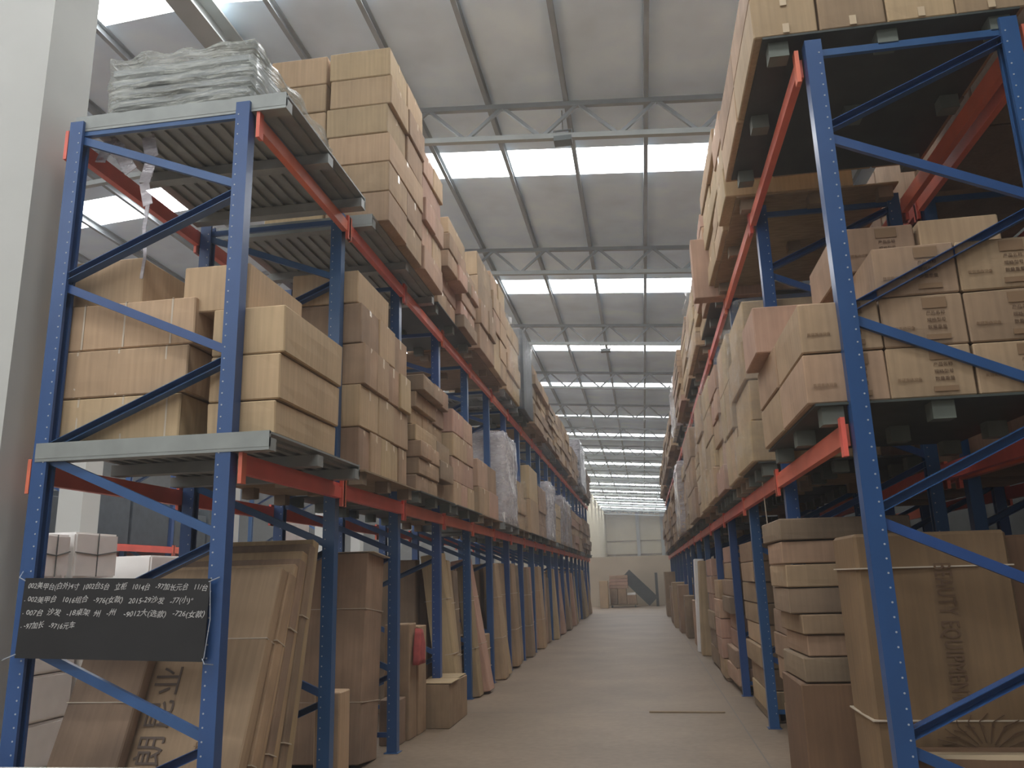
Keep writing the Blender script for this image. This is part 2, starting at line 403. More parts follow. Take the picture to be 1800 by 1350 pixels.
# concrete-grey box column beside the left rack
r = empty('building_column', (-4.26, 4.755, 0), 0, 'thick pale grey column at the left edge beside the blue rack', 'column')
MB().box(-.24, .24, -.225, .225, 0, 9.1).build('shaft', M['column'], r)
MB().box(-.31, .31, -.3, .3, 0, .02).build('base_plate', M['steelgrey'], r)
for i, (x, y, s) in enumerate(((-7.1, 9.4, .34), (-7.1, 13.2, .3), (-7.1, 17.6, .3), (-8.6, 24, .3))):
    r = empty('building_column', (x, y, 0), 0, 'slim pale post beyond the left rack, %s from the camera' % ORD[i+1], 'post', 'columns beyond the left rack')
    MB().box(-s/2, s/2, -s/2, s/2, 0, 3.3).build('shaft', M['column'], r)
    MB().box(-s/2-.05, s/2+.05, -s/2-.05, s/2+.05, 0, .02).build('base_plate', M['steelgrey'], r)

# ------------------------------------------------------------------ racking
def rack_frame(xa, xb, y, label, group, slots):
    """xa aisle face, xb rear face; two C uprights, zigzag bracing, foot plates"""
    s = 1 if xa > xb else -1         # +1: rack lies to the left of its aisle face
    root = empty('rack_frame', ((xa+xb)/2, y, 0), 0, label, 'rack', group)
    cx = (xa+xb)/2; hx = abs(xa-xb)/2
    for e in (s, -s):                # aisle upright, rear upright
        o = e*hx; i = o - e*0.10     # outer face x, inner x
        mb = MB()
        # open C section with a ribbed face and inward lips
        prof = [(o, -.005), (o, .085), (i, .085), (i, .062), (i+e*.008, .062), (i+e*.008, .077), (o-e*.035, .077), (o-e*.03, .07), (o-e*.008, .07),
                (o-e*.008, .05), (o-e*.018, .046), (o-e*.018, .034), (o-e*.008, .03), (o-e*.008, .01), (o-e*.03, .01), (o-e*.035, .003), (i+e*.008, .003), (i+e*.008, .018), (i, .018), (i, -.005)]
        mb.prism(prof, 'z', 0.006, UH)
        u = mb.build('upright', M['blue'], root)
        MB().box(min(o, i)-.02, max(o, i)+.02, -.03, .11, 0, .006).build('foot_plate', M['blue'], root)
        if slots:
            sm = MB(); z = .15
            while z < UH-.05:
                sm.disc((i+e*.022, -.0075, z), .0055, (0, 1, 0), 6, .003)  # pale disc paints the shine seen in each hole
                z += .075
            sm.build('slot_row', M['slot'], u)
    an = [.73, 1.88, 3.03, 4.19]; rn = [.18, 1.31, 2.46, 3.62, 4.72]
    xi = s*(hx-.05); xr = -xi
    segs = [((xi, an[k]-.02), (xr, rn[k]+.02)) for k in range(4)] + [((xi, an[k]+.02), (xr, rn[k+1]-.02)) for k in range(4)]
    for (p, q) in segs:
        b = MB(); a = Vector((p[0], .04, p[1])); c = Vector((q[0], .04, q[1]))
        if (p[1]-q[1])*(p[0]-q[0]) > 0:
            # open channel turned toward the aisle end: back plate and two lips
            b.bar(a+Vector((0, .035, 0)), c+Vector((0, .035, 0)), .004, .05)
            d = (c-a).normalized(); n_ = Vector((-d.z, 0, d.x))*.023
            b.bar(a+n_, c+n_, .07, .004); b.bar(a-n_, c-n_, .07, .004)
        else: b.bar(a, c, .03, .055, (0, 0, 1))
        b.build('diagonal_brace', M['blue'], root)
    MB().bar((xi, .04, 4.74), (xr, .04, 4.74), .03, .045).build('top_brace', M['blue'], root)
    MB().bar((xi, .04, .16), (xr, .04, .16), .03, .045).build('bottom_brace', M['blue'], root)
    return root

def rack_beam(x, y0, y1, ztop, label, group, face):
    root = empty('rack_beam', (x, y0, ztop), 0, label, 'beam', group)
    L = y1-y0
    # stepped box beam
    MB().prism([(-.025, 0), (.005, 0), (.005, -.03), (.025, -.03), (.025, -.125), (-.025, -.125)] if face > 0 else
               [(.025, 0), (-.005, 0), (-.005, -.03), (-.025, -.03), (-.025, -.125), (.025, -.125)], 'y', .09, L-.005).build('beam_rail', M['orange'], root)
    for yy in (.03, L-.005):
        MB().box(.005 if face > 0 else -.03, .03 if face > 0 else -.005, yy, yy+.06 if yy < 1 else yy+.065, -.19, .03).build('end_connector', M['orange'], root)

def level_word(z): return 'lower' if z < 3 else 'upper'
for k in range(LN+1):
    y = LY0+k*LP
    if k == 0: lab = 'blue end frame of the left rack, with the blackboard tied on'
    else: lab = 'blue rack frame of the left row, %s from the camera' % ORD[k+1]
    rack_frame(LX, LB, y, lab, 'blue frames of the left rack row', k < 5)
for k in range(RN+1):
    y = RY0+k*RP
    if k == 0: lab = 'blue end frame of the right rack, nearest the camera'
    else: lab = 'blue rack frame of the right row, %s from the camera' % ORD[k+1]
    rack_frame(RX, RB, y, lab, 'blue frames of the right rack row', k < 3)
for side, n, y0, p, xa, xb in (('left', LN, LY0, LP, LX, LB), ('right', RN, RY0, RP, RX, RB)):
    s = 1 if side == 'left' else -1
    for k in range(n):
        for zt in (LOW, TOP):
            for fr, x, fc in (('aisle', xa+s*.03, s), ('rear', xb-s*.03, -s)):
                rack_beam(x, y0+k*p, y0+(k+1)*p, zt, 'orange %s %s-side beam in the %s bay of the %s rack' % (level_word(zt), fr, ORD[k+1], side),
                          'orange beams of the %s rack' % side, fc)
# the row standing back to back with the right rack
RX2, RB2 = 2.62, 3.85
for k in range(6):
    rack_frame(RX2, RB2, RY0+k*RP, 'blue frame of the dark rack behind the right row, %s from camera' % ORD[k+1], 'frames of the rack behind the right row', False)
for k in range(5):
    for zt in (LOW, TOP):
        for fr, x, fc in (('near', RX2-.03, -1), ('far', RB2+.03, 1)):
            rack_beam(x, RY0+k*RP, RY0+(k+1)*RP, zt, 'orange %s %s-side beam, %s bay, rack behind the right row' % (level_word(zt), fr, ORD[k+1]),
                      'orange beams of the rack behind the right row', fc)
# the row beyond the left rack, seen between the uprights
LX3, LB3 = -9.3, -10.4
for k in range(7):
    rack_frame(LX3, LB3, 7+k*2.7, 'blue frame of the far left rack, %s from the camera' % ORD[k+1], 'frames of the far left rack', False)
for k in range(6):
    for zt in (LOW, TOP):
        for fr, x, fc in (('near', LX3+.03, 1), ('far', LB3-.03, -1)):
            rack_beam(x, 7+k*2.7, 9.7+k*2.7, zt, 'orange %s %s-side beam in the %s bay of the far left rack' % (level_word(zt), fr, ORD[k+1]),
                      'orange beams of the far left rack', fc)

# ------------------------------------------------------------------ pallets
DK = 0.115  # pallet height
def pallet(x0, x1, y0, y1, z, label, group, kind='pallet'):
    """ribbed deck on three cross runners; x spans the rack depth"""
    root = empty('pallet', ((x0+x1)/2, (y0+y1)/2, z), 0, label, 'pallet', group)
    hx, hy = (x1-x0)/2, (y1-y0)/2
    d = MB(); d.box(-hx, hx, -hy, hy, DK-.014, DK)
    if kind == 'pallet':
        n = max(4, int(2*hx/.11))
        for i in range(n):
            x = -hx+.03+(2*hx-.06)*(i+.5)/n
            d.box(x-.022, x+.022, -hy+.01, hy-.01, DK-.034, DK-.014)
    d.build('deck', M[kind], root)
    if kind != 'pallet':
        bm_ = MB().box(-.06, .06, -.055, .055, 0, DK-.014).mesh('foot_block')
        for yy in (-hy+.10, 0, hy-.10):
            for xx in (-hx+.10, 0, hx-.10): link('foot_block', bm_, M[kind+'foot'], root, (xx, yy, 0))
        return root
    for yy in (-hy+.05, 0, hy-.05):
        MB().box(-hx, hx, yy-.05, yy+.05, 0, DK-.036 if kind == 'pallet' else DK-.014).build('runner', M[kind], root)
    if kind == 'pallet':
        for yy in (-hy-.002, hy-.02):
            MB().box(-hx, hx, yy, yy+.022, .02, DK+.004).build('edge_rail', M[kind], root)
    return root

# ------------------------------------------------------------------ cartons
CARTONS = []   # every carton in the hall: the 300 that show largest become objects of their own
TONE = {'tan': 'tan', 'brown': 'brown', 'pink': 'reddish', 'worn': 'worn brown', 'flat': 'plain brown', 'white': 'white', 'dark': 'dark', 'deep': 'deep brown'}
def carton(x0, x1, y0, y1, z0, z1, m='tan', label=None, rz=0.0, extra=None, group=None, name='carton'):
    CARTONS.append(dict(b=(x0, x1, y0, y1, z0, z1), m=m, label=label, rz=rz, extra=extra, group=group, name=name))

def straps_front(o, sx, sy, sz, xs, m='strap', w=.012):
    for x in xs:
        MB().box(x-w/2, x+w/2, -sy/2-.0035, -sy/2-.0005, .006, sz-.006).box(x-w/2, x+w/2, -sy/2-.003, sy/2, sz+.0005, sz+.003).build('strap', M[m], o)
def tape_side(o, sx, sy, sz, side):
    """tape over the flap seam on the aisle side, and the seam line"""
    x = side*sx/2
    MB().box(min(x, x+side*.002), max(x, x+side*.002), -.025, .025, sz*.72, sz-.01).box(-sx/2+.01, sx/2-.01, -.025, .025, sz, sz+.002).build('tape', M['tape'], o)

def load(side, level, y0, y1, xf, ztop, lay, col, m='tan', depth=1.15, jit=.02, ystag=0, gap=.006, bay=None, missing=0.0, two=False, wob=0.0):
    """stack of cartons on a shelf: xf = aisle face x, lay layers, col columns along the aisle"""
    s = 1 if side == 'left' else -1     # aisle direction of the face
    zb = {'lower': LOW+DK+.005, 'top': TOP+DK+.005, 'floor': 0.0}[level]
    P, Y0 = (LP, LY0) if side == 'left' else (RP, RY0)
    bay = bay or int(((y0+y1)/2-Y0)/P)+1
    h = (ztop-zb)/lay
    key = (side, level, bay); load.n[key] = load.n.get(key, 0)+1
    pile_w = ['', '', ', second pile', ', third pile', ', fourth pile'][load.n[key]]
    cuts = [Y0+k*P for k in range(30)]
    cuts = [c for c in cuts if y0 < c+.11 and c-.02 < y1] if level != 'top' else []
    segs = []; a0 = y0
    for c in cuts:
        if c-.02-a0 > .25: segs.append((a0, c-.02))
        a0 = max(a0, c+.11)
    if y1-a0 > .25: segs.append((a0, y1))
    rr = random.Random(int(y0*100)+int(zb*10)+(5 if side == 'left' else 0))
    for i in range(lay):
        nc = col if isinstance(col, int) else col[i % len(col)]
        off = rr.uniform(-jit, jit)
        w = (y1-y0)/nc; cells = []
        for (sa, sb) in segs:
            m_ = max(1, round((sb-sa)/w))
            cells += [(sa+(sb-sa)*q/m_+gap/2, sa+(sb-sa)*(q+1)/m_-gap/2) for q in range(m_)]
        for j, (a, b) in enumerate(cells):
            o = off+rr.uniform(-jit, jit)*.6 + (wob*rr.random() if i else 0)
            mm = m if isinstance(m, str) else rr.choice(m)
            place = 'on the floor' if level == 'floor' else level+' shelf'
            lab = '%s carton, %s rack, bay %s, %s, layer %s, column %s%s' % (TONE[mm], side, NUM[bay], place, NUM[i+1], NUM[j+1], pile_w)
            xx = (xf-depth+o, xf+o) if s > 0 else (xf-o, xf-o+depth)
            carton(xx[0], xx[1], a, b, zb+i*h+.001, zb+(i+1)*h-.003, mm, lab, rr.uniform(-.012, .012)*(1 if nc < 4 else .4),
                   extra=('tape', s) if y0 < 16 else None, group='%s of the %s rack' % ('floor cartons' if level == 'floor' else level+' shelf cartons', side))
            if two: pass
load.n = {}
NUM = ['zero', 'one', 'two', 'three', 'four', 'five', 'six', 'seven', 'eight', 'nine', 'ten', 'eleven', 'twelve', 'thirteen', 'fourteen', 'fifteen', 'sixteen', 'seventeen', 'eighteen', 'nineteen', 'twenty']

def wrapped(side, level, y0, y1, xf, ztop, lay, col, m='tan', film='film', depth=1.1, tier=None, seed=1, amp=.02, shape=None, label=None):
    s = 1 if side == 'left' else -1
    zb = {'lower': LOW+DK+.005, 'top': TOP+DK+.005, 'floor': 0.0}[level]
    P, Y0 = (LP, LY0) if side == 'left' else (RP, RY0)
    bay = int(((y0+y1)/2-Y0)/P)+1
    cx = xf-s*depth/2; cyy = (y0+y1)/2; H = ztop-zb
    root = empty('wrapped_load', (cx, cyy, zb), 0, label or '%s film-wrapped load, %s rack, %s shelf, bay %s, %s position' % (
        {'tan': 'tan', 'brown': 'brown', 'pink': 'reddish', 'worn': 'worn', 'flat': 'plain', 'white': 'whitish', 'dark': 'dark'}[m], side, level, NUM[bay], wrapped.pos(side, level, bay)),
        'pallet load', 'film-wrapped loads on the racks')
    rr = random.Random(seed*17+3)
    w = (y1-y0-.04)/col; h = H/lay
    near = y0 < 17
    mb = MB()
    for i in range(lay):
        o = rr.uniform(-.02, .02)
        for j in range(col):
            a = -(y1-y0)/2+.02+j*w+.004; b = a+w-.008
            d = depth/2-.02
            if near:
                link('carton', carton_mesh(2*d, b-a, h-.004, .01, .008, .003, sub=2, seed=rr.random()), M[m], root, (o*s, (a+b)/2, i*h+.002), (0, 0, rr.uniform(-.01, .01)))
            else: mb.box(-d+o, d+o, a, b, i*h+.004, (i+1)*h-.006)
    if not near: mb.build('carton_block', M[m], root)
    me = crumple(depth+.05, (y1-y0)+.02, H+.03, amp, 9, seed)
    link('stretch_film', me, M[film], root, (0, 0, -.004))
    return root
wrapped.c = {}
def _pos(side, level, bay):
    k = (side, level, bay); wrapped.c[k] = wrapped.c.get(k, 0)+1
    return ORD[wrapped.c[k]]
wrapped.pos = _pos

# ================================================= LEFT RACK, LOWER SHELF
zl = LOW+DK
G = 'long cartons on the first lower shelf, left rack'
for i, (a, b, xr, xl) in enumerate(((2.52, 2.825, -2.87, -3.78), (2.83, 3.15, -2.84, -3.77), (3.155, 3.475, -2.81, -3.76))):
    carton(xl, xr, 4.66, 5.25, a, b, 'tan', 'long strapped tan carton behind the left end frame, %s of three layers' % ['bottom', 'middle', 'top'][i],
           extra=('straps', [-.27, .05, .36] if i == 0 else [-.33, -.03, .31]), group=G)
    carton(xl, xr-.01, 5.28, 5.9, a, b, 'tan', 'long tan carton hidden behind the strapped ones, %s layer' % ['bottom', 'middle', 'top'][i], group=G)
carton(-3.88, -3.24, 4.70, 5.35, 3.48, 3.81, 'tan', 'tan carton on top of the three long strapped ones', group=G)
for i, (a, b, xr) in enumerate(((2.52, 2.74, -2.22), (2.745, 3.045, -2.20), (3.05, 3.37, -2.18))):
    carton(-2.68, xr, 4.66, 5.68, a, b, 'tan', 'deep tan carton right of the strapped pile, %s of three layers' % ['bottom', 'middle', 'top'][i], group=G)
carton(-2.93, -2.46, 4.70, 5.55, 3.375, 3.70, 'tan', 'single tan carton topping the pile beside the blue upright', group=G)
pallet(-3.78, -2.2, 4.55, 6.17, LOW+.002, 'grey steel pallet under the long cartons, left rack lower shelf', 'pallets')
load('left', 'lower', 6.42, 7.86, -2.28, 4.0, 4, [5, 3, 4, 3], ['brown', 'tan', 'tan'], 1.2, .02)
carton(-2.95, -2.33, 6.42, 7.3, 4.002, 4.3, 'tan', 'tan carton on top of the second left bay stack, lower shelf', group='lower shelf cartons of the left rack')
load('left', 'lower', 8.17, 9.08, -2.30, 3.78, 7, [2, 1, 2, 1], ['worn', 'brown', 'tan'], 1.15, .07)
load('left', 'lower', 9.10, 9.77, -2.34, 3.90, 6, 1, ['worn', 'brown'], 1.1, .08)
load('left', 'lower', 9.92, 11.2, -2.29, 3.76, 4, [3, 2, 3, 2], ['pink', 'tan', 'pink'], 1.15, .015)
load('left', 'lower', 11.67, 13.2, -2.32, 3.36, 2, 2, ['pink', 'brown'], 1.1, .02)
wrapped('left', 'lower', 13.46, 14.93, -2.25, 4.05, 2, 2, 'white', 'filmw', seed=3, amp=.07)
wrapped('left', 'lower', 15.18, 16.72, -2.33, 3.5, 3, 2, 'tan', 'film', seed=4, amp=.05)
load('left', 'lower', 16.9, 18.4, -2.28, 3.95, 2, 1, ['tan'], 1.1, .02)
wrapped('left', 'lower', 18.66, 20.22, -2.3, 3.7, 4, 2, 'brown', 'film', seed=5, amp=.06)
wrapped('left', 'lower', 20.42, 21.96, -2.28, 3.95, 3, 2, 'white', 'filmw', seed=6, amp=.06)
wrapped('left', 'lower', 22.18, 23.7, -2.28, 3.6, 3, 1, 'tan', 'film', seed=41, amp=.07)
wrapped('left', 'lower', 23.92, 25.4, -2.3, 3.95, 2, 1, 'worn', 'filmw', seed=42, amp=.06)
wrapped('left', 'lower', 25.63, 27.2, -2.3, 3.9, 4, 2, 'tan', 'filmw', seed=8, amp=.06)
load('left', 'lower', 27.4, 32.5, -2.3, 3.8, 5, 4, ['brown', 'pink', 'tan'], 1.1, .05)
load('left', 'lower', 33, 37.3, -2.3, 3.9, 7, 4, ['worn', 'brown'], 1.1, .05)

# ================================================= LEFT RACK, TOP SHELF
load('left', 'top', 6.66, 7.86, -2.13, 6.72, 6, [2, 2, 1, 2], ['tan', 'tan', 'brown'], .62, .025)
for i in range(6):   # the inner column of the same tall stack, seen from the front
    hh = (6.72-(TOP+DK))/6
    carton(-3.38, -2.79, 6.68, 7.8, TOP+DK+.005+i*hh, TOP+DK+(i+1)*hh-.003, 'tan', 'tan carton in the inner column of the tall top-shelf stack, layer %s' % NUM[i+1], group='tall stack on the left top shelf')
load('left', 'top', 7.9, 8.75, -2.14, 6.3, 5, [1, 2, 2], ['tan', 'pink'], 1.1, .03)
load('left', 'top', 8.95, 9.95, -2.16, 5.98, 5, [2, 1, 2], ['pink', 'brown', 'tan'], 1.1, .10)
load('left', 'top', 10.0, 10.9, -2.18, 5.8, 5, [1, 2], ['pink', 'worn'], 1.1, .09)
load('left', 'top', 11.05, 12.2, -2.14, 6.4, 4, [1, 2, 1], ['tan', 'brown'], 1.1, .03)
load('left', 'top', 12.25, 13.5, -2.14, 6.55, 5, [2, 2], ['tan', 'tan', 'brown'], 1.1, .03)
wrapped('left', 'top', 13.7, 15.3, -2.16, 6.25, 4, 2, 'tan', 'film', seed=11, amp=.05)
wrapped('left', 'top', 15.5, 16.9, -2.12, 6.55, 1, 2, 'dark', 'film', seed=12, amp=.04)
load('left', 'top', 17.1, 19.6, -2.16, 6.2, 6, [3, 2, 3], ['worn', 'brown', 'tan'], 1.1, .06)
load('left', 'top', 19.8, 22.4, -2.16, 6.0, 8, [3, 2], ['tan', 'worn'], 1.1, .06)
load('left', 'top', 22.7, 26.5, -2.16, 6.15, 6, 4, ['tan', 'brown'], 1.1, .06)
load('left', 'top', 27, 29.6, -2.16, 5.9, 4, 3, ['brown', 'worn'], 1.1, .04)
wrapped('left', 'top', 30, 33, -2.12, 6.6, 1, 2, 'dark', 'filmw', seed=14, amp=.06)
load('left', 'top', 33.3, 37.3, -2.2, 6.0, 5, 3, ['worn', 'brown'], 1.1, .05)

# ================================================= RIGHT RACK, LOWER SHELF
G = 'printed cartons on the first right lower shelf'
zr = 2.485
row = [(2.5, 2.795), (2.80, 3.10), (3.105, 3.41), (3.415, 3.72)]
cols = [(.985, 1.435), (1.445, 1.89), (1.90, 2.35)]
CN = ['left', 'middle', 'right']; RW = ['bottom', 'second', 'third', 'top']
for r_ in range(3):
    for c_ in range(3):
        if r_ == 2 and c_ == 0: continue
        carton(cols[c_][0], cols[c_][1], 4.70, 5.56, row[r_][0]+.02, row[r_][1]+.02, 'brown',
               'printed carton facing the camera, %s row, %s column, right rack' % (RW[r_], CN[c_]), extra=('print', c_), group=G, rz=random.uniform(-.01, .01))
carton(1.36, 1.84, 5.12, 5.95, 3.44, 3.74, 'brown', 'printed carton set back on top of the right rack pile, left one', extra=('print', 1), group=G)
carton(1.86, 2.34, 5.10, 5.95, 3.44, 3.75, 'tan', 'plain carton set back on top of the right rack pile, right one', group=G)
for r_, (x0, y0_, y1_) in enumerate(((.99, 5.6, 6.42), (.985, 5.6, 6.42))):
    carton(x0, x0+.46, y0_, y1_, row[r_][0]+.02, row[r_][1]+.02, 'brown', 'carton behind the left printed one, %s row, right rack' % RW[r_], group=G)
    carton(x0+.5, x0+1.3, y0_, y1_, row[r_][0]+.02, row[r_][1]+.02, 'brown', 'deep carton behind the printed ones, %s row, right rack' % RW[r_], group=G)
carton(.90, 1.36, 5.78, 6.40, 3.125, 3.47, 'pink', 'carton jutting over the aisle behind the right end upright', group=G)
pallet(1.02, 2.4, 4.68, 6.46, LOW+.002, 'dark pallet under the printed cartons, right rack lower shelf', 'pallets', 'green')
wrapped('right', 'lower', 7.12, 8.2, .98, 3.98, 4, 1, 'tan', 'film', seed=21, amp=.03)
wrapped('right', 'lower', 8.24, 9.3, .97, 4.02, 3, 2, 'tan', 'film', seed=22, amp=.03)
load('right', 'lower', 9.46, 10.4, .98, 4.0, 5, [1, 2], ['tan', 'brown', 'pink'], 1.1, .04)
wrapped('right', 'lower', 10.45, 11.63, .95, 4.1, 4, 2, 'tan', 'film', seed=23, amp=.05)
wrapped('right', 'lower', 11.82, 13.1, .95, 4.15, 3, 2, 'tan', 'film', seed=27, amp=.04)
load('right', 'lower', 13.15, 14.0, 1.0, 3.9, 7, [1, 1], ['tan', 'brown'], 1.1, .02)
wrapped('right', 'lower', 14.18, 16.3, .92, 4.1, 3, 2, 'brown', 'film', seed=24, amp=.05)
load('right', 'lower', 16.5, 18.6, 1.0, 3.9, 5, 2, ['tan', 'worn'], 1.1, .03)
wrapped('right', 'lower', 18.86, 21, .92, 4.1, 4, 2, 'tan', 'filmw', seed=25, amp=.05)
load('right', 'lower', 21.3, 25.6, .95, 4.0, 6, 4, ['tan', 'brown', 'worn'], 1.1, .05)
load('right', 'lower', 26, 30.5, .95, 3.9, 6, 4, ['tan', 'worn'], 1.1, .05)
load('right', 'lower', 31, 36.8, .95, 3.95, 5, 5, ['tan', 'worn', 'brown'], 1.1, .05)

# ================================================= RIGHT RACK, TOP SHELF
G = 'taped cartons on the first right top shelf'
for r_ in range(2):
    hh = .30
    for c_ in range(4):
        for d_ in range(2):
            x0 = .90+c_*.40; y0_ = 4.62+d_*.98
            carton(x0, x0+.39, y0_, y0_+.96, TOP+DK+.002+r_*hh, TOP+DK+(r_+1)*hh-.004, 'brown' if (c_+r_) % 2 else 'tan',
                   '%s-row carton %s from the aisle, %s, above the right end frame' % (['lower', 'upper'][r_], ORD[c_+1], ['front', 'behind'][d_]), extra=('tapef', 0), group=G)
pallet(.95, 2.45, 4.62, 6.5, TOP+.002, 'dark pallet under the taped cartons, right rack top shelf', 'pallets', 'green')
load('right', 'top', 6.85, 7.5, .93, 5.75, 3, 1, ['tan', 'pink'], 1.1, .03)
load('right', 'top', 7.6, 9.2, .98, 6.0, 5, [2, 2, 1], ['tan', 'brown'], 1.1, .03)
load('right', 'top', 9.5, 11.4, .98, 5.95, 6, [2, 3], ['tan', 'pink', 'brown'], 1.1, .04)
carton(.80, 1.62, 9.23, 9.44, TOP+.002, 5.5, 'pink', 'slim upright carton jutting from the right top shelf between two piles')
wrapped('right', 'top', 11.7, 13.6, .96, 5.9, 5, 2, 'tan', 'film', seed=31, amp=.05)
load('right', 'top', 13.8, 15.4, .98, 6.0, 9, 1, ['tan', 'brown'], 1.1, .015)
load('right', 'top', 15.6, 18, .92, 5.9, 9, 2, ['tan', 'brown', 'pink'], 1.1, .02)
wrapped('right', 'top', 18.3, 20.8, .95, 6.0, 5, 2, 'tan', 'filmw', seed=32, amp=.05)
load('right', 'top', 21.2, 25.5, .95, 5.95, 6, 4, ['tan', 'worn'], 1.1, .05)
load('right', 'top', 26, 31, .95, 6.0, 6, 4, ['worn', 'brown'], 1.1, .05)
load('right', 'top', 31.5, 36.8, .95, 5.9, 5, 4, ['tan', 'worn'], 1.1, .05)

# second right rack: a few cartons lost in the dark
for i in range(6):
    y_ = RY0+(i//2)*RP+.13+(i % 2)*1.08
    carton(2.64, 3.83, y_, y_+1.05, LOW+.003, LOW+.5+.1*(i % 3), 'worn', 'dim carton %s along the rack behind the right row' % NUM[i+1], group='dim cartons behind the right rack')
    carton(2.64, 3.83, y_, y_+1.05, TOP+.003, TOP+.9, 'worn', 'dim carton %s on top of the rack behind the right row' % NUM[i+1], group='dim cartons behind the right rack')

# ================================================= PALLETS under the rest
def pal_row(side, level, spans, kinds):
    P, Y0 = (LP, LY0) if side == 'left' else (RP, RY0)
    if level == 'lower':      # pallets never bridge a frame
        out = []
        for (a, b) in spans:
            for k in range(30):
                c = Y0+k*P
                if a < c-.03 < b:
                    out.append((a, c-.03)); a = c+.12
            if b-a > .3: out.append((a, b))
        spans = out
    z = {'lower': LOW, 'top': TOP}[level]+.002
    for i, (a, b) in enumerate(spans):
        k = kinds[i % len(kinds)]
        x0, x1 = (-3.75, -2.24) if side == 'left' else (1.03, 2.4)
        w = {'pallet': 'grey steel', 'green': 'dark green', 'wood': 'wooden'}[k]
        pallet(x0, x1, a, b, z, '%s pallet on the %s rack %s shelf, number %s from the camera' % (w, side, level, NUM[i+2]), 'pallets', k)
pal_row('left', 'lower', [(6.42, 8.0), (8.17, 9.77), (9.92, 11.5), (11.66, 13.25), (13.4, 15.0), (15.15, 16.75), (16.9, 18.5), (18.64, 20.24), (20.4, 21.98), (22.13, 25.4), (25.6, 27.2), (27.4, 32.5), (33, 37.3)], ['wood', 'green', 'green', 'wood', 'pallet'])
pal_row('left', 'top', [(6.5, 8.75), (8.95, 10.9), (11.05, 13.5), (13.7, 15.3), (15.5, 16.9), (17.1, 19.6), (19.8, 22.4), (22.7, 26.5), (27, 29.6), (30, 33), (33.3, 37.3)], ['pallet', 'green', 'wood'])
pal_row('right', 'lower', [(7.12, 8.2), (8.24, 9.3), (9.46, 10.4), (10.45, 11.63), (11.82, 14.0), (14.5, 16.3), (16.5, 18.6), (18.8, 21), (21.3, 25.6), (26, 30.5), (31, 36.8)], ['green', 'wood', 'green'])
pal_row('right', 'top', [(6.85, 9.2), (9.5, 11.4), (11.7, 13.6), (13.8, 15.4), (15.6, 18), (18.3, 20.8), (21.2, 25.5), (26, 31), (31.5, 36.8)], ['wood', 'green'])

# ---- first top bay, left: stack of slatted panels in film
pallet(-3.78, -2.2, 4.58, 6.2, TOP+.002, 'grey steel pallet under the film-wrapped panels, left top shelf', 'pallets')
r = empty('wrapped_panel_stack', (-3.02, 5.36, TOP+DK+.006), 0, 'stack of dark slatted panels in crinkled clear film atop the left rack', 'pallet load')
rr = random.Random(4)
for i in range(5):
    mb = MB(); o = rr.uniform(-.03, .03)
    mb.box(-.52+o, .52+o, -.72, .72, i*.085, i*.085+.045)
    for k in range(5): mb.box(-.49+o+k*.24, -.47+o+k*.24+.03, -.66, .66, i*.085+.045, i*.085+.083)
    mb.box(-.47+o, .47+o, -.60, .60, i*.085+.045, i*.085+.07)
    mb.build('slatted_panel', M['steelgrey'], r)
me = crumple(1.12, 1.54, .46, .045, 20, 5); link('stretch_film', me, M['filmcrease'], r, (0, 0, -.005))
def film_tail(pts, w, parent, nm='film_tail'):
    mb = MB(); k = 0
    for i in range(len(pts)-1):
        a = Vector(pts[i]); b = Vector(pts[i+1]); ww = w*(1-.55*i/len(pts))
        mb.bar(a, b, ww, .006, (0, 1, 0))
    return mb.build(nm, M['filmw'], parent)
film_tail([(-.30, -.62, -.11), (-.24, -.64, -.3), (-.27, -.66, -.5), (-.22, -.67, -.68)], .10, r)
film_tail([(-.22, -.67, -.66), (-.24, -.66, -.85), (-.215, -.66, -1.05), (-.23, -.66, -1.22)], .03, r)
film_tail([(-.62, -.60, -.11), (-.50, -.64, -.22), (-.38, -.66, -.40)], .12, r)
film_tail([(-.60, -.62, -.11), (-.63, -.66, -.30)], .08, r)

# ================================================= BLACKBOARD
r = empty('blackboard', (-3.12, 4.52, 1.434), 0, 'chalked blackboard tied across the left end frame', 'blackboard')
r.rotation_euler = (0, .03, 0)
MB().box(-.605, .605, -.012, 0, -.232, .232).build('slate', M['board'], r)
lines = [('002美甲台(白外)4寸  1002台5台   立柜   1014台   -97加长元台   11/台', -.585, .182),
         ('. 002美甲台   1016组合   -976(女款)   2015-29沙发   -77(小)°', -.60, .105),
         ('. 007台  沙发   -18桌架  州   -州    -9012大(选款)   -726(女款)', -.60, .030),
         ('. -97加长   -9716元车', -.60, -.045)]
rr = random.Random(3)
for i, (t, x, z) in enumerate(lines):
    me = text_mesh(t, .043, .25, .0006)
    xs = [v.co.x for v in me.vertices]; w = max(xs)-min(xs); W_ = (1.17, 1.10, 1.18, .36)[i]
    for v in me.vertices:
        v.co.x = (v.co.x-min(xs))*W_/w; v.co.y += .004*math.sin(v.co.x*31+i)+.002*math.sin(v.co.x*97)
    link('chalk_writing', me, M['chalk'], r, (x+.01, -.0135, z), (PI/2, 0, 0))
for a, b in (((-.60, .215), (-.66, .27)), ((-.60, -.21), (-.72, -.25)), ((.60, .215), (.64, .24)), ((.60, -.215), (.645, -.25))):
    MB().tube([(a[0], -.014, a[1]), ((a[0]+b[0])/2, -.03, (a[1]+b[1])/2-.008), (b[0], .03, b[1])], .0035, 5).build('tie_wire', M['slot'], r)
MB().tube([(.606, -.01, .215), (.625, -.01, 0), (.606, -.01, -.215)], .0025, 5).build('cord', M['slot'], r)

